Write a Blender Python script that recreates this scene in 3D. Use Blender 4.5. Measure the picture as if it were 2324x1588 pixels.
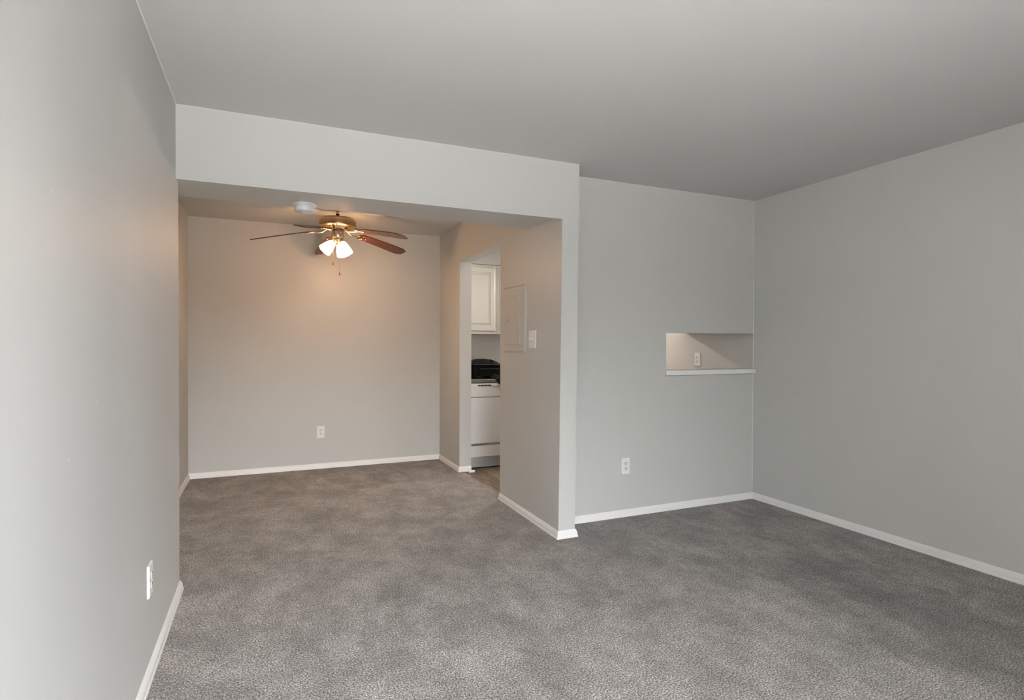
import bpy, bmesh, math, random
from mathutils import Vector, Matrix
for o in list(bpy.data.objects): bpy.data.objects.remove(o, do_unlink=True)
S = bpy.context.scene
COL = S.collection
PI = math.pi
random.seed(4)

# ------------------------------------------------------------------ camera
F_PX, CX, CY, CZ, YAW, PITCH, ROLL = 1273.43, 0.4123, -3.2054, 1.2605, 0.4111, -0.0101, 0.0027
fw = Vector((math.sin(YAW)*math.cos(PITCH), math.cos(YAW)*math.cos(PITCH), math.sin(PITCH)))
rt0 = Vector((math.cos(YAW), -math.sin(YAW), 0)); up0 = rt0.cross(fw)
rt = math.cos(ROLL)*rt0 + math.sin(ROLL)*up0
up = rt.cross(fw)
cam = bpy.data.cameras.new('camera'); co = bpy.data.objects.new('camera', cam); COL.objects.link(co)
co.matrix_world = Matrix(((rt.x, up.x, -fw.x, CX), (rt.y, up.y, -fw.y, CY), (rt.z, up.z, -fw.z, CZ), (0, 0, 0, 1)))
cam.sensor_fit = 'HORIZONTAL'; cam.sensor_width = 36; cam.lens = 36*F_PX/2324
cam.clip_start = 0.02
S.camera = co

# ------------------------------------------------------------------ exposure, sky, daylight
S.view_settings.view_transform = 'Standard'; S.view_settings.look = 'None'
S.view_settings.gamma = 1; S.view_settings.use_curve_mapping = False
S.view_settings.exposure = 0.0
SKY = 18
world = bpy.data.worlds.new('world'); S.world = world; world.use_nodes = True
wn = world.node_tree.nodes; wl = world.node_tree.links; wn.clear()
w_out = wn.new('ShaderNodeOutputWorld'); w_bg = wn.new('ShaderNodeBackground')
w_tc = wn.new('ShaderNodeTexCoord'); w_sep = wn.new('ShaderNodeSeparateXYZ'); w_rmp = wn.new('ShaderNodeValToRGB')
w_map = wn.new('ShaderNodeMapRange')
w_map.inputs['From Min'].default_value = -1; w_map.inputs['From Max'].default_value = 1
# bright paving close by, a duller band of trees and buildings at the horizon, open sky above
SKY_STOPS = [(.0, (1.5, 1.48, 1.44)), (.33, (1.5, 1.48, 1.44)), (.43, (.27, .274, .27)), (.505, (.30, .31, .31)), (.565, (2.15, 2.2, 2.23)), (1.0, (2.2, 2.28, 2.38))]
while len(w_rmp.color_ramp.elements) < len(SKY_STOPS): w_rmp.color_ramp.elements.new(.5)
for i_, (p_, c_) in enumerate(SKY_STOPS):
    w_rmp.color_ramp.elements[i_].position = p_; w_rmp.color_ramp.elements[i_].color = (*c_, 1)
wl.new(w_tc.outputs['Generated'], w_sep.inputs[0]); wl.new(w_sep.outputs['Z'], w_map.inputs['Value'])
wl.new(w_map.outputs[0], w_rmp.inputs[0]); wl.new(w_rmp.outputs[0], w_bg.inputs['Color'])
w_bg.inputs['Strength'].default_value = SKY
wl.new(w_bg.outputs[0], w_out.inputs[0])

YR = -4.05                                  # rear wall with the patio window (behind the camera)
WX0, WX1, WZ0, WZ1 = 0.22, 1.66, 0.08, 2.08
pl = bpy.data.lights.new('window_portal', 'AREA'); pl.shape = 'RECTANGLE'
pl.size = WX1-WX0; pl.size_y = WZ1-WZ0; pl.cycles.is_portal = True
po = bpy.data.objects.new('window_portal', pl); COL.objects.link(po)
po.location = ((WX0+WX1)/2, YR-0.14, (WZ0+WZ1)/2); po.rotation_euler = (PI/2, 0, PI)   # faces +Y

# ------------------------------------------------------------------ room dimensions
H = 2.44; WI = 2.1488; W1 = 2.2709; WR = 4.0731; D1 = 0.0817; H0 = 2.0718; YN = 0.2307; YB = 2.7655
XL = -0.2642; D2 = 0.488; H1 = 2.100; DY1 = 1.0157; DY2 = 2.0705; HD = 2.0756; HB = 0.051; TB = 0.013
NTH = 0.12; NX0 = 3.187; NZ0 = 1.06; NZ1 = 1.352
KF = -0.010                                 # kitchen floor sits a little under the carpet pile

# ------------------------------------------------------------------ material helpers
def new_mat(name):
    m = bpy.data.materials.new(name); m.use_nodes = True
    return m, m.node_tree.nodes, m.node_tree.links, m.node_tree.nodes['Principled BSDF']
def noise(N, L, scale, detail=3, rough=.5, coord='Object', stretch=None):
    tc = N.new('ShaderNodeTexCoord'); t = N.new('ShaderNodeTexNoise')
    t.inputs['Scale'].default_value = scale; t.inputs['Detail'].default_value = detail; t.inputs['Roughness'].default_value = rough
    if stretch:
        mp = N.new('ShaderNodeMapping'); mp.inputs['Scale'].default_value = stretch
        L.new(tc.outputs[coord], mp.inputs[0]); L.new(mp.outputs[0], t.inputs[0])
    else: L.new(tc.outputs[coord], t.inputs[0])
    return t
def ramp(N, L, src, stops):
    r = N.new('ShaderNodeValToRGB'); e = r.color_ramp.elements
    while len(e) < len(stops): e.new(0.5)
    for i, (p, c) in enumerate(stops):
        e[i].position = p; e[i].color = (*c, 1) if len(c) == 3 else c
    L.new(src, r.inputs[0]); return r
def bump(N, L, src, b, strength, dist, prev=None):
    n = N.new('ShaderNodeBump'); n.inputs['Strength'].default_value = strength; n.inputs['Distance'].default_value = dist
    L.new(src, n.inputs['Height'])
    if prev: L.new(prev.outputs[0], n.inputs['Normal'])
    L.new(n.outputs[0], b.inputs['Normal']); return n
def simple(name, col, rough=.5, metal=0, spec=.5, bumps=None):
    m, N, L, b = new_mat(name)
    b.inputs['Base Color'].default_value = (*col, 1); b.inputs['Roughness'].default_value = rough
    b.inputs['Metallic'].default_value = metal; b.inputs['Specular IOR Level'].default_value = spec
    # every finish has a little unevenness of its own
    n = noise(N, L, bumps[0] if bumps else 60, 2)
    bump(N, L, n.outputs[0], b, bumps[1] if bumps else .05, bumps[2] if bumps else .0005)
    return m
def paint(name, col, rough, spec, streak=False):
    m, N, L, b = new_mat(name)
    n1 = noise(N, L, 1.1, 2)
    c = ramp(N, L, n1.outputs[0], [(.3, tuple(v*.985 for v in col)), (.7, tuple(v*1.015 for v in col))])
    L.new(c.outputs[0], b.inputs['Base Color'])
    b.inputs['Roughness'].default_value = rough; b.inputs['Specular IOR Level'].default_value = spec
    f = noise(N, L, 420, 2)
    p = bump(N, L, f.outputs[0], b, .12, .0006)
    w = noise(N, L, 2.2, 1, .5, 'Object', (1, 1, .25) if streak else None)
    bump(N, L, w.outputs[0], b, .35 if streak else .15, .012, p)
    if streak:      # a few small white paint nicks low on the wall
        v = N.new('ShaderNodeTexVoronoi'); v.inputs['Scale'].default_value = 5.5
        tc = N.new('ShaderNodeTexCoord'); L.new(tc.outputs['Object'], v.inputs['Vector'])
        k = N.new('ShaderNodeMath'); k.operation = 'LESS_THAN'; k.inputs[1].default_value = .022
        L.new(v.outputs['Distance'], k.inputs[0])
        mx = N.new('ShaderNodeMixRGB'); L.new(k.outputs[0], mx.inputs[0]); L.new(c.outputs[0], mx.inputs[1])
        mx.inputs[2].default_value = (.8, .8, .8, 1); L.new(mx.outputs[0], b.inputs['Base Color'])
    return m
WALLC = (.565, .561, .543)
M_wall = paint('greige_wall_paint', WALLC, .42, .35)
M_wall_l = paint('greige_wall_paint_satin', (.575, .575, .568), .50, .28, True)
M_ceil = paint('ceiling_paint', (.575, .575, .568), .6, .25)
M_trim = simple('white_trim_paint', (.86, .86, .85), .32, 0, .5, (30, .15, .001))
M_caulk = simple('white_caulk', (.74, .74, .72), .5)
M_plate = simple('white_plastic', (.84, .84, .83), .3)
M_platebody = simple('outlet_face_plastic', (.72, .72, .71), .35)
M_slot = simple('dark_slot', (.03, .03, .03), .6)
M_panel = paint('painted_metal_cover', (.55, .543, .52), .4, .4)
M_smoke = simple('detector_plastic', (.74, .77, .78), .45)
M_brass = simple('brushed_antique_brass', (.52, .37, .23), .30, 1, .5, (250, .08, .0004))
M_pewter = simple('pewter_metal', (.55, .48, .38), .30, 1, .5, (250, .08, .0004))
M_darkmetal = simple('dark_metal', (.03, .025, .022), .4, .6)
M_screw = simple('bright_screw', (.8, .75, .68), .2, 1)
M_chain = simple('copper_chain', (.75, .42, .30), .3, 1)
M_pull = simple('wooden_pull', (.38, .15, .07), .4)
M_appl = simple('white_enamel', (.80, .80, .80), .25, 0, .5)
M_applgrey = simple('grey_kick_plate', (.42, .43, .43), .4)
M_cab = simple('cream_cabinet_paint', (.68, .665, .62), .22, 0, .5, (14, .2, .002))
M_bag = simple('black_nylon', (.0025, .0025, .0025), .65, 0, .15, (320, .5, .001))
M_bagpanel = simple('charcoal_bag_panel', (.008, .0075, .007), .8, 0, .12, (320, .5, .001))
M_bagtrim = simple('dark_piping', (.02, .019, .018), .45)
M_buckle = simple('black_buckle', (.06, .06, .06), .25)
M_steel = simple('steel', (.5, .5, .5), .3, 1)

def wood_mat():
    m, N, L, b = new_mat('cherry_blade_wood')
    g = noise(N, L, 9, 6, .6, 'Object', (1.2, 14, 1))
    c = ramp(N, L, g.outputs[0], [(.25, (.045, .010, .004)), (.55, (.13, .028, .009)), (.8, (.20, .046, .014))])
    L.new(c.outputs[0], b.inputs['Base Color']); b.inputs['Roughness'].default_value = .3
    bump(N, L, g.outputs[0], b, .05, .0005)
    return m
M_blade = wood_mat()
M_bladetop = simple('dark_blade_edge', (.035, .018, .012), .45)

def plank_mat():
    m, N, L, b = new_mat('grey_brown_plank')
    tc = N.new('ShaderNodeTexCoord'); mp = N.new('ShaderNodeMapping'); mp.inputs['Rotation'].default_value = (0, 0, PI/2)
    br = N.new('ShaderNodeTexBrick'); L.new(tc.outputs['Object'], mp.inputs[0]); L.new(mp.outputs[0], br.inputs['Vector'])
    br.inputs['Scale'].default_value = 1; br.inputs['Brick Width'].default_value = 1.1; br.inputs['Row Height'].default_value = .15
    br.inputs['Mortar Size'].default_value = .0015; br.inputs['Color1'].default_value = (.16, .12, .088, 1)
    br.inputs['Color2'].default_value = (.28, .22, .165, 1); br.inputs['Mortar'].default_value = (.05, .04, .03, 1)
    g = noise(N, L, 6, 6, .65, 'Object', (9, .8, 1))
    c = ramp(N, L, g.outputs[0], [(.3, (.45, .45, .45)), (.7, (1.25, 1.25, 1.25))])
    mx = N.new('ShaderNodeMixRGB'); mx.blend_type = 'MULTIPLY'; mx.inputs[0].default_value = 1
    L.new(br.outputs['Color'], mx.inputs[1]); L.new(c.outputs[0], mx.inputs[2]); L.new(mx.outputs[0], b.inputs['Base Color'])
    b.inputs['Roughness'].default_value = .45
    bump(N, L, g.outputs[0], b, .1, .001)
    return m
M_plank = plank_mat()

def speckle_mat():
    m, N, L, b = new_mat('speckled_laminate')
    g = noise(N, L, 260, 2, .7)
    c = ramp(N, L, g.outputs[0], [(.38, (.03, .028, .026)), (.5, (.13, .12, .11)), (.62, (.36, .33, .30))])
    L.new(c.outputs[0], b.inputs['Base Color']); b.inputs['Roughness'].default_value = .3
    bump(N, L, g.outputs[0], b, .05, .0003)
    return m
M_lam = speckle_mat()

def carpet_mat():
    m, N, L, b = new_mat('carpet_pile')
    fine = noise(N, L, 150, 3, .75)                       # single tufts
    mid = noise(N, L, 22, 4, .65)                         # clumps
    big = noise(N, L, 3.2, 6, .68)                        # foot and vacuum marks
    big2 = noise(N, L, 7.5, 5, .65, 'Object', (1, .45, 1))
    c = ramp(N, L, fine.outputs[0], [(.35, (.066, .057, .052)), (.46, (.200, .179, .167)), (.56, (.450, .422, .405)), (.66, (.77, .745, .73))])
    def shade(src, lo, hi, a, bb):
        r = ramp(N, L, src, [(lo, (a,)*3), (hi, (bb,)*3)]); return r
    last = c
    for src, lo, hi, a, bb in ((mid.outputs[0], .32, .68, .86, 1.12), (big.outputs[0], .40, .60, .80, 1.10), (big2.outputs[0], .4, .6, .88, 1.07)):
        mx = N.new('ShaderNodeMixRGB'); mx.blend_type = 'MULTIPLY'; mx.inputs[0].default_value = 1
        L.new(last.outputs[0], mx.inputs[1]); L.new(shade(src, lo, hi, a, bb).outputs[0], mx.inputs[2]); last = mx
    def mth(op, a, bb=None, clamp=False):
        n = N.new('ShaderNodeMath'); n.operation = op; n.use_clamp = clamp
        for k, v in enumerate((a, bb)):
            if v is None: continue
            if isinstance(v, (int, float)): n.inputs[k].default_value = v
            else: L.new(v, n.inputs[k])
        return n.outputs[0]
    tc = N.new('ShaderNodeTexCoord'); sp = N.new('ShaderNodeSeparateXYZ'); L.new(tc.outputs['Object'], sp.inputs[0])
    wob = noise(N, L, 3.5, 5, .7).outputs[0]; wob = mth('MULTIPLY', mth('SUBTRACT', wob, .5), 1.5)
    # ragged darker band in the pile colour along the right hand wall
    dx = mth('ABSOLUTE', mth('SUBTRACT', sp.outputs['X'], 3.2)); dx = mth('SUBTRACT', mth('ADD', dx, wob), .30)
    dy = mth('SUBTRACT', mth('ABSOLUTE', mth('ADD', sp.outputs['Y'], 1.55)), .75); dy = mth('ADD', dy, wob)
    d = mth('MAXIMUM', dx, dy); dark_band = mth('SUBTRACT', 1, mth('MULTIPLY', mth('ADD', d, .18), 2.6, True), True)
    # vacuum wedges in front of the alcove back wall
    tri = mth('ABSOLUTE', mth('SUBTRACT', mth('FRACT', mth('MULTIPLY', mth('ADD', sp.outputs['X'], mth('MULTIPLY', wob, .12)), 2.9)), .5))
    wedge = mth('MULTIPLY', mth('SUBTRACT', mth('SUBTRACT', .5, tri), mth('MULTIPLY', mth('SUBTRACT', sp.outputs['Y'], 1.92), 1.0)), 9, True)
    wedge = mth('MULTIPLY', wedge, mth('MULTIPLY', mth('SUBTRACT', sp.outputs['Y'], mth('ADD', 1.92, mth('MULTIPLY', wob, .1))), 14, True))
    f = mth('ADD', mth('SUBTRACT', 1, mth('MULTIPLY', dark_band, .30)), mth('MULTIPLY', wedge, .16))
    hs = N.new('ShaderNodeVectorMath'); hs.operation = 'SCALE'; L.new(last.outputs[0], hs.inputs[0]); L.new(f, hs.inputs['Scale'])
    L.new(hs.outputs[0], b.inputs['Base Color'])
    b.inputs['Roughness'].default_value = 1; b.inputs['Specular IOR Level'].default_value = .05
    b.inputs['Sheen Weight'].default_value = .15
    p = bump(N, L, fine.outputs[0], b, .8, .006)
    bump(N, L, mid.outputs[0], b, .5, .008, p)
    return m
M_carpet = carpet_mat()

def glow_mat(name, col, strength, base):
    m, N, L, b = new_mat(name)
    b.inputs['Base Color'].default_value = (*base, 1); b.inputs['Roughness'].default_value = .5
    b.inputs['Emission Color'].default_value = (*col, 1)
    g = noise(N, L, 30, 2); mm = N.new('ShaderNodeMath'); mm.operation = 'MULTIPLY_ADD'
    mm.inputs[1].default_value = strength*.1; mm.inputs[2].default_value = strength*.95
    L.new(g.outputs[0], mm.inputs[0]); L.new(mm.outputs[0], b.inputs['Emission Strength'])
    return m
M_bulb = glow_mat('lit_bulb', (1, .78, .55), 30, (1, 1, 1))
def shade_mat():
    m, N, L, b = new_mat('frosted_glass_shade')
    N.remove(b); out = N['Material Output']
    d = N.new('ShaderNodeBsdfDiffuse'); t = N.new('ShaderNodeBsdfTranslucent'); g = N.new('ShaderNodeBsdfGlossy')
    d.inputs[0].default_value = (.9, .88, .85, 1); t.inputs[0].default_value = (.95, .88, .78, 1); g.inputs['Roughness'].default_value = .2
    n = noise(N, L, 45, 2); bp = N.new('ShaderNodeBump'); bp.inputs['Strength'].default_value = .2; bp.inputs['Distance'].default_value = .002
    L.new(n.outputs[0], bp.inputs['Height'])
    for s in (d, t, g): L.new(bp.outputs[0], s.inputs['Normal'])
    a = N.new('ShaderNodeMixShader'); a.inputs[0].default_value = .82
    c = N.new('ShaderNodeMixShader'); c.inputs[0].default_value = .05
    L.new(d.outputs[0], a.inputs[1]); L.new(t.outputs[0], a.inputs[2])
    L.new(a.outputs[0], c.inputs[1]); L.new(g.outputs[0], c.inputs[2])
    tr = N.new('ShaderNodeBsdfTransparent'); tr.inputs[0].default_value = (1, .92, .82, 1)
    e = N.new('ShaderNodeMixShader'); e.inputs[0].default_value = .58
    L.new(c.outputs[0], e.inputs[1]); L.new(tr.outputs[0], e.inputs[2]); L.new(e.outputs[0], out.inputs[0])
    return m
M_shade = shade_mat()
def pane_mat():
    m, N, L, b = new_mat('clear_window_glass')
    N.remove(b); out = N['Material Output']
    t = N.new('ShaderNodeBsdfTransparent'); g = N.new('ShaderNodeBsdfGlossy'); g.inputs['Roughness'].default_value = .02
    a = N.new('ShaderNodeMixShader'); a.inputs[0].default_value = .05
    L.new(t.outputs[0], a.inputs[1]); L.new(g.outputs[0], a.inputs[2]); L.new(a.outputs[0], out.inputs[0])
    return m
M_pane = pane_mat()

# ------------------------------------------------------------------ mesh helpers
def finish(name, bm, mat, parent=None, smooth=False, mats=None, loc=None, bevel=0, seg=2):
    bmesh.ops.recalc_face_normals(bm, faces=bm.faces)
    me = bpy.data.meshes.new(name); bm.to_mesh(me); bm.free()
    for m in (mats or [mat]): me.materials.append(m)
    if smooth:
        for p in me.polygons: p.use_smooth = True
    o = bpy.data.objects.new(name, me); COL.objects.link(o)
    if parent: o.parent = parent
    if loc: o.location = loc
    if bevel:
        md = o.modifiers.new('bevel', 'BEVEL'); md.width = bevel; md.segments = seg; md.limit_method = 'ANGLE'
        md.angle_limit = math.radians(40)
    if smooth:
        try: me.set_sharp_from_angle(angle=math.radians(40))
        except Exception: pass
    return o
def box(bm, x0, x1, y0, y1, z0, z1, mi=0):
    vs = [bm.verts.new((x, y, z)) for x in (x0, x1) for y in (y0, y1) for z in (z0, z1)]
    for f in ((0, 1, 3, 2), (4, 6, 7, 5), (0, 4, 5, 1), (2, 3, 7, 6), (0, 2, 6, 4), (1, 5, 7, 3)):
        bm.faces.new([vs[i] for i in f]).material_index = mi
    return vs
def boxes(name, lst, mat, parent=None, **k):
    bm = bmesh.new()
    for b in lst: box(bm, *b)
    return finish(name, bm, mat, parent, **k)
def lathe(bm, prof, n=40, M=None, mi=0, wave=None):
    M = M or Matrix.Identity(4); rings = []
    for i, (r, z) in enumerate(prof):
        ring = []
        for k in range(n):
            a = 2*PI*k/n; rr = r; zz = z
            if wave: rr, zz = wave(i, a, r, z)
            ring.append(bm.verts.new(M @ Vector((rr*math.cos(a), rr*math.sin(a), zz))))
        rings.append(ring)
    for a, b in zip(rings, rings[1:]):
        for k in range(n):
            f = bm.faces.new((a[k], a[(k+1) % n], b[(k+1) % n], b[k])); f.material_index = mi
    if prof[0][0] > 1e-5 and not wave: bm.faces.new(rings[0][::-1])
    if prof[-1][0] > 1e-5 and not wave: bm.faces.new(rings[-1])
    return rings
def tube(bm, pts, r, n=10, flat=1.0):
    pts = [Vector(p) for p in pts]; rings = []
    for i, p in enumerate(pts):
        t = (pts[min(i+1, len(pts)-1)]-pts[max(i-1, 0)]).normalized()
        a = t.cross(Vector((0, 0, 1)))
        if a.length < 1e-4: a = Vector((1, 0, 0))
        a.normalize(); b = a.cross(t)
        rr = r[i] if isinstance(r, (list, tuple)) else r
        rings.append([bm.verts.new(p+a*math.cos(2*PI*k/n)*rr+b*math.sin(2*PI*k/n)*rr*flat) for k in range(n)])
    for a, b in zip(rings, rings[1:]):
        for k in range(n): bm.faces.new((a[k], a[(k+1) % n], b[(k+1) % n], b[k]))
    bm.faces.new(rings[0][::-1]); bm.faces.new(rings[-1])
def prism(bm, poly, axis, a, b, mi=0):
    """extrude a 2-D polygon along an axis; poly coords are the other two axes in xyz order"""
    def v(p, t):
        if axis == 0: return (t, p[0], p[1])
        if axis == 1: return (p[0], t, p[1])
        return (p[0], p[1], t)
    A = [bm.verts.new(v(p, a)) for p in poly]; B = [bm.verts.new(v(p, b)) for p in poly]
    bm.faces.new(A[::-1]).material_index = mi; bm.faces.new(B).material_index = mi
    for i in range(len(poly)):
        j = (i+1) % len(poly); bm.faces.new((A[i], A[j], B[j], B[i])).material_index = mi
def tag(o, label, cat, group=None):
    o['label'] = label; o['category'] = cat
    if group: o['group'] = group
    return o
def empty(name, loc, label, cat, group=None, rot=(0, 0, 0)):
    o = bpy.data.objects.new(name, None); COL.objects.link(o); o.location = loc; o.rotation_euler = rot
    o.empty_display_size = .05
    return tag(o, label, cat, group)
def struct(o, label=None):
    o['kind'] = 'structure'
    if label: o['label'] = label
    return o

# ------------------------------------------------------------------ room shell
def shear_pillar(bm):
    """the end of the partition is a little out of plumb: leans right towards the ceiling"""
    for v in bm.verts:
        if v.co.x > WI-.05 and v.co.y < .9:
            k = max(0, 1-max(v.co.y, 0)/1.0)
            v.co.x += k*(-.008+.026*v.co.z/H)
struct(boxes('wall_left', [(XL-.12, 0, YR-.12, D1, -.05, H)], M_wall_l), 'smooth light grey living room wall on the left')
struct(boxes('wall_dining_left', [(XL-.12, XL, D1, YB, -.05, H)], M_wall), 'narrow strip of dining alcove side wall on the left')
struct(boxes('wall_back', [(XL-.12, WR+.12, YB, YB+.12, -.05, H)], M_wall), 'back wall of the dining alcove behind the ceiling fan')
struct(boxes('wall_right', [(WR, WR+.12, YR-.12, YB, -.05, H)], M_wall), 'plain grey wall on the right')
bm = bmesh.new(); box(bm, 0, WI, 0, D1, H0, H)
for v in bm.verts:
    if v.co.x > 1: v.co.x += (-.008+.026*v.co.z/H)
struct(finish('wall_header', bm, M_wall), 'header wall over the wide opening to the dining alcove')
struct(boxes('wall_soffit', [(XL, WI, D1, D2, H1, H)], M_wall), 'lowered soffit behind the header')
bm = bmesh.new()
box(bm, WI, W1, 0, DY1, -.05, H); shear_pillar(bm)
box(bm, WI, W1, DY1, DY2, HD, H); box(bm, WI, W1, DY2, YB, -.05, H)
struct(finish('wall_partition', bm, M_wall), 'partition between dining alcove and kitchen with a doorless doorway')
struct(boxes('wall_front', [(W1-.03, NX0, YN, YN+NTH, -.05, H), (NX0, WR, YN, YN+NTH, -.05, NZ0-.035), (NX0, WR, YN, YN+NTH, NZ1, H)], M_wall),
       'grey wall with a low wide pass-through opening')
struct(boxes('wall_rear', [(0, WX0, YR-.12, YR, -.05, H), (WX1, WR, YR-.12, YR, -.05, H), (WX0, WX1, YR-.12, YR, WZ1, H), (WX0, WX1, YR-.12, YR, -.05, WZ0)], M_wall),
       'rear wall with the patio window')
struct(boxes('ceiling', [(XL-.12, WR+.12, YR-.12, YB+.12, H, H+.1)], M_ceil), 'flat painted ceiling')
# carpet: living room, dining alcove and half of the doorway
bm = bmesh.new()
def quad(bm, pts, z):
    bm.faces.new([bm.verts.new((x, y, z)) for x, y in pts])
bx_ = [(0, YR, WI, DY1), (XL, D1, 0, YB), (0, DY1, WI, YB), (WI, YR, WR, YN)]
for x0, y0, x1, y1 in bx_: box(bm, x0, x1, y0, y1, -.03, 0)
box(bm, WI, WI+.045, DY1, DY2, -.03, 0)
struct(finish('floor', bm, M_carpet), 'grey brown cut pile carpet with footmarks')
struct(boxes('floor_kitchen', [(WI+.045, WR, YN+.1, YB, -.04, KF)], M_plank), 'grey brown wood plank kitchen floor')

# unseen wall added outside the window to block daylight heading right
struct(boxes('wall_light_blocker', [(-.15, .02, YR-1.9, YR-.12, -.05, 2.7)], M_wall), 'unseen wall added outside the rear window to block daylight')
# window behind the camera
wf = boxes('window_1', [(WX0, WX0+.06, YR-.1, YR-.03, WZ0, WZ1), (WX1-.06, WX1, YR-.1, YR-.03, WZ0, WZ1),
        (WX0, WX1, YR-.1, YR-.03, WZ1-.06, WZ1), (WX0, WX1, YR-.1, YR-.03, WZ0, WZ0+.06),
        ((WX0+WX1)/2-.035, (WX0+WX1)/2+.035, YR-.1, YR-.03, WZ0, WZ1)], M_trim)
struct(wf, 'white framed patio window in the rear wall')
boxes('pane', [(WX0+.06, WX1-.06, YR-.07, YR-.066, WZ0+.06, WZ1-.06)], M_pane, wf)

# baseboards: a moulded profile swept along the foot of the walls
PROF = [(0, 0), (TB+.004, 0), (TB+.004, .008), (TB+.001, .014), (TB, .030), (TB-.003, .038), (TB-.007, .046), (.003, HB), (0, HB)]
def baseboard(name, path, side, lean0=False):
    """path: wall-line corners; side=+1: board stands to the left of the walking direction"""
    bm = bmesh.new(); P = [Vector((p[0], p[1])) for p in path]; rings = []
    for i, p in enumerate(P):
        d0 = (P[i]-P[i-1]).normalized() if i else (P[1]-P[0]).normalized()
        d1 = (P[i+1]-P[i]).normalized() if i < len(P)-1 else d0
        n0 = Vector((-d0.y, d0.x))*side; n1 = Vector((-d1.y, d1.x))*side
        m = (n0+n1)/(1+n0.dot(n1))
        rings.append([bm.verts.new((p.x+m.x*a, p.y+m.y*a, z)) for a, z in PROF])
    n = len(PROF)
    for a, b in zip(rings, rings[1:]):
        for k in range(n): bm.faces.new((a[k], a[(k+1) % n], b[(k+1) % n], b[k]))
    bm.faces.new(rings[0]); bm.faces.new(rings[-1][::-1])
    return struct(finish(name, bm, M_trim))
PS = -.008                                                   # foot of the leaning pillar
baseboard('baseboard_left', [(0, YR), (0, D1), (XL, D1), (XL, YB-TB)], -1)
baseboard('baseboard_back', [(XL, YB), (WI, YB)], -1)
baseboard('baseboard_dining_right', [(WI, YB-TB), (WI, DY2), (W1, DY2)], -1)
baseboard('baseboard_partition', [(WI, DY1), (WI+PS, 0), (W1+PS, 0), (W1, YN), (WR, YN), (WR, YR)], -1)
# stub of quarter round at the foot of the far door jamb
bm = bmesh.new()
prism(bm, [(0, 0)]+[(.022*math.cos(a), .02*math.sin(a)) for a in [0, .4, .8, 1.2, PI/2]], 0, 0, .062)
for v in bm.verts: v.co.y = -v.co.y
o = finish('trim_2', bm, M_trim, loc=(W1+.001-.035, DY2-.017, KF+.002)); struct(o, 'loose stub of white shoe moulding at the foot of the door jamb')
# white ledge of the pass-through
bm = bmesh.new()
prism(bm, [(NX0-.012, YN-.022), (NX0-.002, YN-.030), (WR, YN-.030), (WR, YN+NTH+.02), (NX0-.012+.013, YN+NTH+.02), (NX0-.012+.013, YN), (NX0-.012, YN)], 2, 1.028, 1.066)
struct(finish('trim_1', bm, M_trim, bevel=.004), 'white painted ledge along the bottom of the pass-through')
# paint / caulk beads in the corners, slightly uneven
def bead(name, p0, p1, a, b, r=.0022):
    bm = bmesh.new(); p0, p1 = Vector(p0), Vector(p1); a, b = Vector(a), Vector(b); n = 60; prev = None; rnd = random.Random(name)
    for i in range(n+1):
        p = p0.lerp(p1, i/n); s = r*(.6+.8*rnd.random())
        ring = [bm.verts.new(p), bm.verts.new(p+a*s), bm.verts.new(p+b*s)]
        if prev:
            for k in range(3): bm.faces.new((prev[k], prev[(k+1) % 3], ring[(k+1) % 3], ring[k]))
        prev = ring
    return struct(finish(name, bm, M_caulk))
bead('trim_3', (0, 0, H), (W1+.018, 0, H), (0, -1, 0), (0, 0, -1), .0018)
bead('trim_4', (W1, YN, H), (WR, YN, H), (0, -1, 0), (0, 0, -1), .003)
bead('trim_5', (WR, YN, HB), (WR, YN, H), (-1, 0, 0), (0, -1, 0), .0028)
bead('trim_6', (0, YR, H), (0, 0, H), (1, 0, 0), (0, 0, -1), .003)
bead('trim_7', (0, 0, H0), (0, 0, H), (1, 0, 0), (0, -1, 0), .002)

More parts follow.
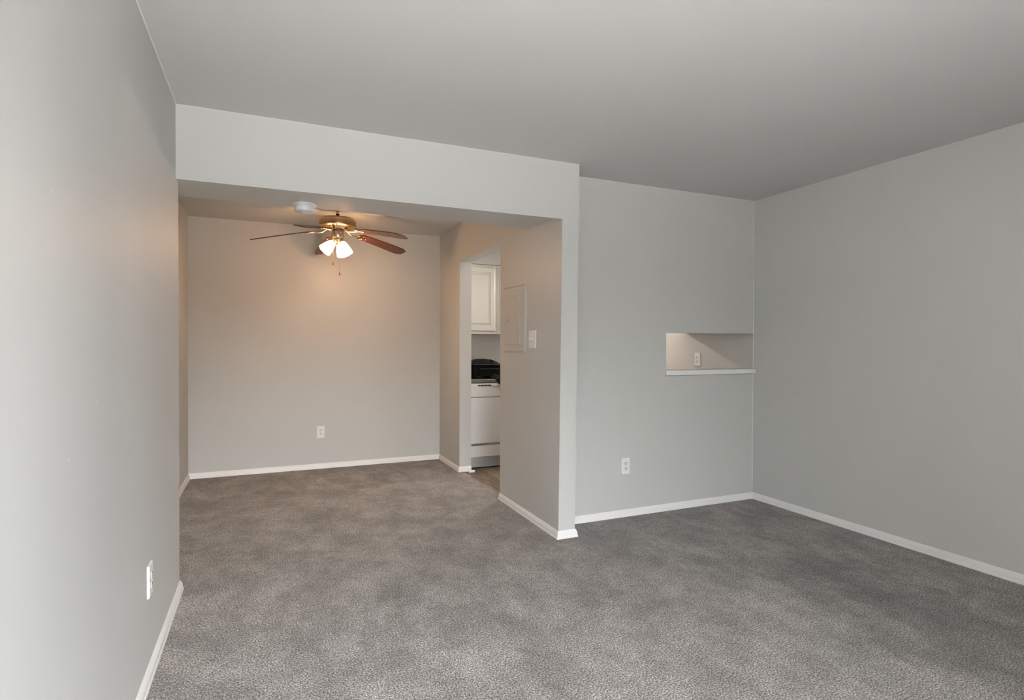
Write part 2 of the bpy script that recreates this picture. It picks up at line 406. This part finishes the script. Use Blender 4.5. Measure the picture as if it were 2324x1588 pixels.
# ------------------------------------------------------------------ outlets and switches (local: plate in XZ, facing -Y)
def plate_mesh(w, h, t, parent, mat=None):
    bm = bmesh.new(); c = .004
    A = [(-w/2, -h/2), (w/2, -h/2), (w/2, h/2), (-w/2, h/2)]
    B = [(-w/2+c, -h/2+c), (w/2-c, -h/2+c), (w/2-c, h/2-c), (-w/2+c, h/2-c)]
    r = [[bm.verts.new((x, 0, z)) for x, z in A], [bm.verts.new((x, -t*.5, z)) for x, z in A], [bm.verts.new((x, -t, z)) for x, z in B]]
    for a, b in zip(r, r[1:]):
        for k in range(4): bm.faces.new((a[k], a[(k+1) % 4], b[(k+1) % 4], b[k]))
    bm.faces.new(r[0]); bm.faces.new(r[2])
    return finish('wall_plate', bm, mat or M_plate, parent, bevel=.001)
def outlet(loc, rz, label, t=.006, w=.074, h=.122):
    e = empty('wall_outlet', loc, label, 'outlet', 'duplex wall outlets', (0, 0, rz))
    plate_mesh(w, h, t, e)
    for s in (1, -1):
        bm = bmesh.new(); n = 28; pts = []
        for k in range(n):
            a = 2*PI*k/n; x = .0165*math.cos(a); z = .0165*math.sin(a)
            pts.append((x, max(-.0125, min(.0125, z))+s*.0195))
        prism(bm, pts, 1, -t-.0022, -t+.001)
        f = finish('receptacle', bm, M_platebody, e)
        bm = bmesh.new(); zc = s*.0195
        for sx, hh in ((-.0062, .0085), (.0062, .0072)):
            box(bm, sx-.0011, sx+.0011, -t-.0028, -t, zc+.003-hh/2+.002, zc+.003+hh/2+.002)
        prism(bm, [(.0024*math.cos(a), zc-.0078+.0024*math.sin(a)) for a in [2*PI*k/10 for k in range(10)]], 1, -t-.0028, -t)
        finish('slot', bm, M_slot, f)
    bm = bmesh.new(); prism(bm, [(.0028*math.cos(2*PI*k/12), .0028*math.sin(2*PI*k/12)) for k in range(12)], 1, -t-.0012, -t+.001)
    finish('screw', bm, M_platebody, e)
    return e
outlet((2.822, YN, .370), 0, 'white wall outlet low on the grey wall right of the opening to the alcove')
outlet((.906, YB, .368), 0, 'white wall outlet low on the alcove back wall under the ceiling fan')
outlet((0, -.722, .368), -PI/2, 'white wall outlet low on the near left wall above the baseboard', t=.009)
outlet((WR, .878, 1.124), PI/2, 'warm lit wall outlet seen inside the pass-through above the ledge', t=.008)
outlets = [o for o in bpy.data.objects if o.name.startswith('wall_outlet')]
# left wall faces +X, right wall faces -X: the local -Y face must look into the room
for o in outlets:
    if abs(o.location.x) < .01: o.rotation_euler.z = PI/2
    if abs(o.location.x-WR) < .01: o.rotation_euler.z = -PI/2
# double toggle switch on the partition (faces -X)
e = empty('light_switch', (WI+.0045, .410, 1.296), 'white double toggle light switch on the partition beside the breaker panel', 'light switch', None, (0, 0, -PI/2))
plate_mesh(.118, .128, .009, e)
for s in (-1, 1):
    bm = bmesh.new(); prism(bm, [(-.009, -.003), (-.009, .004), (-.020, .013), (-.024, .009), (-.012, -.004)], 0, s*.023-.004, s*.023+.004)
    finish('toggle', bm, M_plate, e, bevel=.001)
    for zz in (.033, -.033):
        bm = bmesh.new(); prism(bm, [(s*.023+.0026*math.cos(2*PI*k/10), zz+.0026*math.sin(2*PI*k/10)) for k in range(10)], 1, -.0100, -.008)
        finish('screw', bm, M_platebody, e)
e = empty('blank_plate', (WI, 2.243, 1.478), 'small cover plate painted over on the alcove wall left of the kitchen doorway', 'cover plate', None, (0, 0, -PI/2))
plate_mesh(.072, .118, .006, e, M_panel)

# ------------------------------------------------------------------ breaker panel
e = empty('breaker_panel', (WI+.003, .717, 1.452), 'wall coloured electrical breaker panel cover between the doorway and the light switch', 'electrical panel', None, (0, 0, -PI/2))
PW, PH = .405, .498
bm = bmesh.new()                                       # cover with a recess for the door
dx0, dx1, dz0, dz1 = -.122, .112, -.192, .177
def ringface(bm, A, B):
    for k in range(4): bm.faces.new((A[k], A[(k+1) % 4], B[(k+1) % 4], B[k]))
def rect(bm, x0, x1, z0, z1, y): return [bm.verts.new(p) for p in ((x0, y, z0), (x1, y, z0), (x1, y, z1), (x0, y, z1))]
r0 = rect(bm, -PW/2, PW/2, -PH/2, PH/2, 0); r1 = rect(bm, -PW/2, PW/2, -PH/2, PH/2, -.009)
r2 = rect(bm, -PW/2+.008, PW/2-.008, -PH/2+.008, PH/2-.008, -.014)
r3 = rect(bm, dx0, dx1, dz0, dz1, -.014); r4 = rect(bm, dx0, dx1, dz0, dz1, -.006)
ringface(bm, r0, r1); ringface(bm, r1, r2); ringface(bm, r2, r3); ringface(bm, r3, r4); bm.faces.new(r4); bm.faces.new(r0)
finish('cover', bm, M_panel, e)
d = boxes('door', [(dx0+.0015, dx1-.004, -.016, -.007, dz0+.002, dz1-.002)], M_panel, e, bevel=.0015)
boxes('hinge', [(dx1-.006, dx1, -.018, -.010, dz0+.060, dz0+.085)], M_screw, d)
boxes('hinge', [(dx1-.006, dx1, -.018, -.010, dz1-.085, dz1-.060)], M_screw, d)
boxes('latch', [(dx0+.004, dx0+.010, -.018, -.014, -.012, .004)], M_slot, d)
for sx in (-1, 1):
    for sz in (-1, 1):
        bm = bmesh.new(); prism(bm, [(sx*(PW/2-.022)+.004*math.cos(2*PI*k/12), sz*(PH/2-.03)+.004*math.sin(2*PI*k/12)) for k in range(12)], 1, -.0165, -.012)
        finish('screw', bm, M_panel, e)

# ------------------------------------------------------------------ smoke detector on the soffit
e = empty('smoke_detector', (.618, .405, H1), 'round white smoke detector hanging from the underside of the header soffit', 'smoke detector')
bm = bmesh.new(); lathe(bm, [(0, 0), (.070, 0), (.070, -.006), (.066, -.009), (.0, -.009)]); finish('base_plate', bm, M_smoke, e, True)
bm = bmesh.new(); lathe(bm, [(.055, -.009), (.055, -.016), (.051, -.017), (.051, -.020), (.058, -.021), (.059, -.036), (.056, -.044), (.045, -.048), (0, -.049)])
b_ = finish('body', bm, M_smoke, e, True)
bm = bmesh.new(); lathe(bm, [(0, -.046), (.005, -.046), (.005, -.052), (0, -.052)], 12); finish('test_button', bm, M_plate, b_, True, loc=(.018, -.028, 0))

# ------------------------------------------------------------------ ceiling fan
FX, FY = .9657, 1.806
fan = empty('ceiling_fan', (FX, FY, H), 'five blade cherry wood ceiling fan with brass housing and lit frosted shades', 'ceiling fan')
def fz(z): return z-H
bm = bmesh.new(); lathe(bm, [(0, 0), (.062, 0), (.064, -.008), (.050, -.032), (.022, -.045), (0, -.045)]); finish('canopy', bm, M_brass, fan, True)
bm = bmesh.new(); lathe(bm, [(0, -.04), (.011, -.04), (.011, fz(2.355)), (0, fz(2.355))], 20); finish('downrod', bm, M_brass, fan, True)
bm = bmesh.new(); lathe(bm, [(0, fz(2.372)), (.014, fz(2.372)), (.017, fz(2.358)), (.026, fz(2.352)), (.026, fz(2.334)), (0, fz(2.334))], 24); finish('coupling', bm, M_darkmetal, fan, True)
bm = bmesh.new()
lathe(bm, [(0, fz(2.336)), (.06, fz(2.335)), (.125, fz(2.332)), (.141, fz(2.328)), (.149, fz(2.318)), (.151, fz(2.306)), (.151, fz(2.278)), (.147, fz(2.274)),
           (.152, fz(2.270)), (.151, fz(2.263)), (.142, fz(2.256)), (.125, fz(2.252)), (.108, fz(2.250)), (.108, fz(2.262)), (.0, fz(2.262))], 72)
mh = finish('motor_housing', bm, M_brass, fan, True)
bm = bmesh.new()                                        # radial vent ribs round the underside
for k in range(40):
    a = 2*PI*k/40; R_ = Matrix.Rotation(a, 4, 'Z')
    vs = box(bm, .078, .134, -.0024, .0024, fz(2.2475), fz(2.256))
    for v in vs: v.co = R_ @ v.co
rb = finish('vent_rib', bm, M_brass, mh); rb['kind'] = 'stuff'
bm = bmesh.new(); lathe(bm, [(0, fz(2.262)), (.098, fz(2.262)), (.098, fz(2.250)), (.078, fz(2.240)), (.055, fz(2.234)), (0, fz(2.234))], 40); finish('rotor', bm, M_darkmetal, fan, True)
bm = bmesh.new()
lathe(bm, [(0, fz(2.236)), (.030, fz(2.236)), (.030, fz(2.226)), (.047, fz(2.224)), (.0495, fz(2.218)), (.0495, fz(2.170)), (.046, fz(2.164)), (0, fz(2.164))], 40)
sh = finish('switch_housing', bm, M_pewter, fan, True)
bm = bmesh.new()
lathe(bm, [(0, fz(2.165)), (.043, fz(2.165)), (.047, fz(2.158)), (.047, fz(2.142)), (.040, fz(2.128)), (.024, fz(2.115)), (.012, fz(2.108)), (.010, fz(2.098)), (.006, fz(2.090)), (0, fz(2.088))], 40)
finish('light_fitter', bm, M_pewter, fan, True)
# one blade and one blade iron, copied round
def droop(r): return 2.222-.098*max(0, (r-.13)/.56)**1.15
PIT = math.radians(10)
def bp(r, s, dz=0): return Vector((r, s*math.cos(PIT), fz(droop(r))-s*math.sin(PIT)+dz))
bm = bmesh.new()
NR = 26; R0, R1 = .205, .69
def halfw(r):
    t = (r-R0)/(R1-R0)
    w = .050+.018*min(1, t/.75)
    if r-R0 < .03: w *= math.sqrt(max(.0, 1-((.03-(r-R0))/.03)**2))*.55+.45
    if R1-r < .045: w *= .60+.40*((R1-r)/.045)
    return w
rings = []
for i in range(NR+1):
    r = R0+(R1-R0)*i/NR
    if i >= NR-3: r = R1-.045*(NR-i)/3
    w = halfw(r); row = []
    for s in (-1, -.5, 0, .5, 1): row.append((bm.verts.new(bp(r, s*w, -.003)), bm.verts.new(bp(r, s*w, .003))))
    rings.append(row)
for a, b in zip(rings, rings[1:]):
    for k in range(4):
        bm.faces.new((a[k][0], b[k][0], b[k+1][0], a[k+1][0])).material_index = 0
        bm.faces.new((a[k][1], a[k+1][1], b[k+1][1], b[k][1])).material_index = 1
    for k in (0, 4): bm.faces.new((a[k][0], a[k][1], b[k][1], b[k][0])).material_index = 1
for row in (rings[0], rings[-1]):
    for k in range(4): bm.faces.new((row[k][0], row[k+1][0], row[k+1][1], row[k][1])).material_index = 1
blade0 = finish('blade', bm, None, fan, mats=[M_blade, M_bladetop])
bm = bmesh.new()
q = lambda r, s, dz: bp(r, s, dz)
arm = [(.060, 0, fz(2.243)), (.085, 0, fz(2.238)), (.105, 0, fz(2.226)), (.122, 0, fz(2.211)), (.145, 0, fz(2.205)), (.170, 0, fz(2.205)), tuple(q(.200, 0, -.009))]
tube(bm, arm, [.011, .010, .0085, .008, .008, .009, .010], 10, .6)
for s in (-1, 1):                                      # scroll shaped fork under the blade root
    pts = [q(.190, 0, -.010), q(.200, s*.016, -.009), q(.214, s*.031, -.008), q(.232, s*.038, -.007), q(.248, s*.032, -.007), q(.252, s*.020, -.007), q(.243, s*.013, -.007)]
    tube(bm, pts, .0055, 8, .6)
tube(bm, [q(.195, 0, -.009), q(.225, 0, -.008), q(.262, 0, -.007), q(.278, 0, -.007)], [.009, .007, .006, .009], 8, .5)
iron0 = finish('blade_iron', bm, M_brass, fan, True)
screws0 = []
for r, s in ((.236, .036), (.236, -.036), (.276, 0)):
    bm = bmesh.new(); c = q(r, s, -.0115); lathe(bm, [(0, -.003), (.005, -.002), (.0065, .004), (0, .005)], 10, Matrix.Translation(c))
    screws0.append(finish('screw', bm, M_screw, iron0, True))
ANG = [168.57, 240.57, 312.57, 24.57, 96.57]
for i, a in enumerate(ANG):
    b = blade0 if i == 0 else blade0.copy(); ir = iron0 if i == 0 else iron0.copy(); scs = [] if i == 0 else [x.copy() for x in screws0]
    if i:
        for x in [b, ir]+scs: COL.objects.link(x)
        b.parent = fan; ir.parent = fan
        for x in scs: x.parent = ir
    b.rotation_euler = (0, 0, math.radians(a)); ir.rotation_euler = (0, 0, math.radians(a))
# shades
def scallop(i, a, r, z):
    if i in (7, 8, 9): return r*(1+.02*math.cos(8*a)), z-.0025*math.cos(8*a)
    return r, z
LAMP_W = 13.5
for az, tilt, off in ((197, 44, .034), (-44, 27, .038), (58, 38, .036)):
    az = math.radians(az); tilt = math.radians(tilt)
    dirh = Vector((math.cos(az), math.sin(az), 0))
    start = dirh*off+Vector((0, 0, fz(2.132)))
    ax = dirh*math.sin(tilt)+Vector((0, 0, -math.cos(tilt)))
    zax = ax; xax = dirh.cross(Vector((0, 0, 1))).normalized(); yax = zax.cross(xax)
    M = Matrix(((xax.x, yax.x, zax.x, start.x), (xax.y, yax.y, zax.y, start.y), (xax.z, yax.z, zax.z, start.z), (0, 0, 0, 1)))
    bm = bmesh.new(); lathe(bm, [(0, -.012), (.018, -.010), (.022, .004), (.024, .016), (.0, .018)], 24, M); s_ = finish('lamp_holder', bm, M_pewter, fan, True)
    bm = bmesh.new()
    prof = [(.024, .008), (.029, .014), (.033, .024), (.038, .040), (.043, .060), (.048, .080), (.052, .098), (.055, .110), (.056, .117), (.054, .117), (.050, .098), (.041, .060), (.031, .024), (.022, .010)]
    lathe(bm, prof, 48, M, 0, scallop)
    sd = finish('lamp_shade', bm, M_shade, fan, True)
    bm = bmesh.new(); lathe(bm, [(0, .018), (.010, .020), (.012, .026), (.015, .033), (.016, .040), (.013, .046), (.007, .049), (0, .050)], 24, M)
    finish('bulb', bm, M_bulb, sd, True)
    ld = bpy.data.lights.new('fan_lamp', 'POINT'); ld.energy = LAMP_W; ld.color = (1, .66, .40); ld.shadow_soft_size = .016
    lo = bpy.data.objects.new('fan_lamp', ld); COL.objects.link(lo); lo.parent = fan; lo.location = M @ Vector((0, 0, .078))
# pull chains
def chain(x, y, z0, z1):
    bm = bmesh.new(); n = int((z0-z1)/.0045)
    for k in range(n): bmesh.ops.create_icosphere(bm, subdivisions=1, radius=.0024, matrix=Matrix.Translation((x, y, fz(z0-(k+.5)*(z0-z1)/n))))
    tube(bm, [(x, y, fz(z0)), (x, y, fz(z1))], .0011, 6)
    c = finish('pull_chain', bm, M_chain, fan, True)
    bm = bmesh.new(); lathe(bm, [(0, fz(z1)+.004), (.003, fz(z1)+.002), (.005, fz(z1)-.010), (.0075, fz(z1)-.020), (.0065, fz(z1)-.027), (0, fz(z1)-.030)], 16, Matrix.Translation((x, y, 0)))
    finish('chain_pull', bm, M_pull, c, True)
chain(-.043, -.052, 2.175, 1.955)
chain(.010, -.056, 2.175, 1.870)

# ------------------------------------------------------------------ kitchen behind the doorway
CF = 2.15                                              # front line of the worktop
# dishwasher
dw = empty('dishwasher', (2.56, 2.46, KF), 'white built-in dishwasher with a vented control panel seen through the doorway', 'dishwasher')
def part(name, b, mat, parent, org=(2.56, 2.46, KF), **k):
    return boxes(name, [(x0-org[0], x1-org[0], y0-org[1], y1-org[1], z0-org[2], z1-org[2]) for x0, x1, y0, y1, z0, z1 in b], mat, parent, **k)
X0, X1 = 2.275, 2.875
part('body', [(X0, X1, 2.20, 2.74, .10, .862)], M_applgrey, dw)
cp = part('control_panel', [(X0, X1, 2.155, 2.20, .722, .862)], M_appl, dw, bevel=.005)
part('vent', [(2.372+k*.0365, 2.372+k*.0365+.031, 2.151, 2.158, .833, .846) for k in range(4)], M_slot, cp)
part('latch', [(2.525, 2.60, 2.140, 2.158, .832, .846)], M_appl, cp, bevel=.004)
part('door_panel', [(X0, X1, 2.160, 2.20, .248, .718)], M_appl, dw, bevel=.004)
tr = part('door_trim', [(X0, X1, 2.172, 2.20, .216, .246)], M_steel, dw)
part('lower_panel', [(X0, X1, 2.164, 2.20, .110, .224)], M_appl, dw, bevel=.003)
part('toe_kick', [(X0, X1, 2.178, 2.21, .072, .108), (X0, X1, 2.188, 2.22, .002, .070)], M_applgrey, dw)
# worktop
bm = bmesh.new()
prism(bm, [(CF, .872), (CF+.004, .866), (YB, .866), (YB, .904), (CF+.010, .904), (CF+.002, .901), (CF-.001, .895)], 0, W1, WR)
prism(bm, [(YB-.018, .904), (YB, .904), (YB, .99), (YB-.014, .99), (YB-.018, .986)], 0, W1, WR)
tag(finish('worktop', bm, M_lam), 'dark speckled laminate worktop over the dishwasher', 'worktop')
# base cabinets to the right of the dishwasher
def raised_door(name, x0, x1, z0, z1, yf, parent, knob, org):
    """raised panel door facing -Y with front face at yf"""
    bm = bmesh.new(); t = .02
    def R(i, y): return [bm.verts.new((x-org[0], y-org[1], z-org[2])) for x, z in ((x0+i, z0+i), (x1-i, z0+i), (x1-i, z1-i), (x0+i, z1-i))]
    L_ = [R(0, yf+t), R(0, yf+.004), R(.005, yf), R(.050, yf), R(.054, yf+.008), R(.060, yf+.008), R(.085, yf+.001), R(.090, yf+.001)]
    for a, b in zip(L_, L_[1:]): ringface(bm, a, b)
    bm.faces.new(L_[0]); bm.faces.new(L_[-1])
    return finish(name, bm, M_cab, parent)
def cabinet(kind, x0, x1, y0, z0, z1, label, doors, group):
    org = ((x0+x1)/2, (y0+YB)/2, z0)   # back stands on the wall
    c = empty(kind, org, label, 'cabinet', group)
    part('body', [(x0, x1, y0, YB-.002, z0, z1)], M_cab, c, org)
    n = doors; w = (x1-x0-.05)/n
    for k in range(n):
        raised_door('door', x0+.025+k*w+.004, x0+.025+(k+1)*w-.004, z0+.032, z1-.032, y0-.02, c, None, org)
    return c
cabinet('wall_cabinet', 2.275, 2.70, 2.455, 1.372, 2.115, 'cream raised panel wall cabinet seen through the top of the doorway', 1, 'kitchen wall cabinets')
cabinet('wall_cabinet', 2.702, 3.12, 2.455, 1.372, 2.115, 'cream double door wall cabinet hung second from the kitchen doorway', 2, 'kitchen wall cabinets')
struct(boxes('wall_bulkhead', [(W1, WR, 2.43, YB, 2.117, H)], M_wall), 'painted bulkhead above the kitchen wall cabinets')
c = cabinet('base_cabinet', 2.88, 4.05, 2.18, KF+.10, .866, 'cream base cabinet under the worktop right of the dishwasher', 2, None)
part('toe_kick', [(2.88, 4.05, 2.24, 2.26, KF, KF+.10)], M_cab, c, ((2.88+4.05)/2, (2.18+YB)/2, KF+.10))
# hanging cabinet over the kitchen side of the pass-through
hc = empty('hanging_cabinet', (3.17, .7, 1.375), 'deep cream cabinet hung over the kitchen side of the pass-through', 'cabinet')
boxes('body', [(-.88, .90, -.345, .35, 0, .74)], M_cab, hc)
for k in range(3): boxes('door', [(-.87+k*.592, -.87+k*.592+.584, .35, .37, .01, .73)], M_cab, hc, bevel=.003)
# range hood with its lamp
hd = empty('range_hood', (3.50, 2.52, 2.015), 'white range hood with a lit lamp between kitchen wall cabinets', 'range hood')
bm = bmesh.new(); prism(bm, [(-.25, 0), (-.25, .05), (-.18, .098), (.24, .098), (.24, .02), (.22, 0)], 0, -.37, .37); finish('body', bm, M_appl, hd)
boxes('lamp_lens', [(-.12, .12, -.2, -.08, -.006, .002)], glow_mat('lit_hood_lens', (1, .85, .68), 4, (1, 1, 1)), hd)
hl = bpy.data.lights.new('hood_lamp', 'POINT'); hl.shadow_soft_size = .03; hl.energy = 62; hl.color = (1, .88, .79)
ho = bpy.data.objects.new('hood_lamp', hl); COL.objects.link(ho); ho.parent = hd; ho.location = (0, -.14, -.045)
# kitchen ceiling lamp
kl = empty('ceiling_light', (2.75, 1.45, H), 'round frosted ceiling light in the kitchen', 'ceiling light')
bm = bmesh.new(); lathe(bm, [(0, 0), (.15, 0), (.15, -.02), (0, -.02)]); finish('base', bm, M_plate, kl, True)
bm = bmesh.new(); lathe(bm, [(.14, -.02), (.13, -.05), (.09, -.075), (0, -.085)]); finish('diffuser', bm, glow_mat('lit_diffuser', (1, .9, .8), 3, (1, 1, 1)), kl, True)
kd = bpy.data.lights.new('kitchen_lamp', 'AREA'); kd.shape = 'DISK'; kd.size = .26; kd.energy = 4.5; kd.color = (1, .93, .86)
ko = bpy.data.objects.new('kitchen_lamp', kd); COL.objects.link(ko); ko.parent = kl; ko.location = (0, 0, -.095)

# ------------------------------------------------------------------ black camera bag on the worktop
bag = empty('camera_bag', (2.50, 2.34, .904), 'black padded shoulder bag resting on the dark worktop in the kitchen', 'bag')
def soft(name, lst, mat, parent, bev, **k): return boxes(name, lst, mat, parent, bevel=bev, seg=4, smooth=True, **k)
bb = soft('body', [(-.150, .158, -.115, .13, .002, .150)], M_bag, bag, .022)
bm = bmesh.new(); n = 14; rows = []                       # domed lid
for i in range(n+1):
    x = -.153+.314*i/n; u = (i/n-.42)/.58 if i/n > .42 else (.42-i/n)/.42; h = .150+.052*max(0, 1-abs(u)**2.2)
    rows.append([bm.verts.new((x, y, z)) for y, z in ((-.122, .142), (-.120, .152), (-.085, h), (0, h+.004), (.10, h), (.134, .150), (.134, .142))])
for a, b in zip(rows, rows[1:]):
    for k in range(6): bm.faces.new((a[k], a[k+1], b[k+1], b[k]))
    bm.faces.new((a[6], a[0], b[0], b[6]))
bm.faces.new(rows[0]); bm.faces.new(rows[-1])
lid = finish('lid', bm, M_bagpanel, bag, True)
bm = bmesh.new(); tube(bm, [(-.153, -.124, .147), (-.06, -.126, .146), (.07, -.126, .143), (.162, -.124, .141)], .0045, 8); finish('zip', bm, M_bagtrim, lid, True)
bm = bmesh.new(); tube(bm, [(.045, -.085, .198), (.065, -.098, .180), (.090, -.085, .182)], .006, 8); finish('zip_pull', bm, M_bag, lid, True)
pk = soft('pocket', [(-.095, .125, -.140, -.11, .022, .108)], M_bag, bag, .010)
bm = bmesh.new(); tube(bm, [(-.09, -.142, .104), (.02, -.143, .101), (.12, -.142, .100)], .003, 8); finish('zip', bm, M_bagtrim, pk, True)
boxes('side_panel', [(-.166, -.148, -.09, .11, .005, .142)], M_bag, bag, bevel=.008)
boxes('side_panel', [(.156, .172, -.09, .11, .005, .138)], M_bag, bag, bevel=.008)
# shoulder strap running down over the front edge of the worktop
bm = bmesh.new()
path = [(.035, -.135, .040), (.055, -.152, .030), (.085, -.175, .010), (.105, -.192, .004), (.122, -.199, -.022), (.150, -.203, -.060), (.185, -.206, -.100)]
wv = Vector((.036, 0, .012)); prev = None
for p in path:
    p = Vector(p); ring = [bm.verts.new(p-wv), bm.verts.new(p+wv), bm.verts.new(p+wv+Vector((0, -.007, .003))), bm.verts.new(p-wv+Vector((0, -.007, .003)))]
    if prev:
        for k in range(4): bm.faces.new((prev[k], prev[(k+1) % 4], ring[(k+1) % 4], ring[k]))
    else: bm.faces.new(ring)
    prev = ring
bm.faces.new(prev[::-1]); st = finish('strap', bm, M_bag, bag)
bm = bmesh.new()
def torus(bm, c, R, r, M=Matrix.Identity(4), sx=1, sz=1):
    pts = [Vector(c)+M @ Vector((R*sx*math.cos(a), 0, R*sz*math.sin(a))) for a in [2*PI*k/16 for k in range(17)]]; tube(bm, pts, r, 6)
torus(bm, (.066, -.172, .036), .017, .0022, sz=.6); finish('ring', bm, M_buckle, st, True)
bm = bmesh.new(); torus(bm, (-.098, -.135, .018), .014, .0022, sz=.7); torus(bm, (-.072, -.137, .020), .013, .0022, Matrix.Rotation(.7, 4, 'Y')); finish('buckle', bm, M_buckle, bag, True)
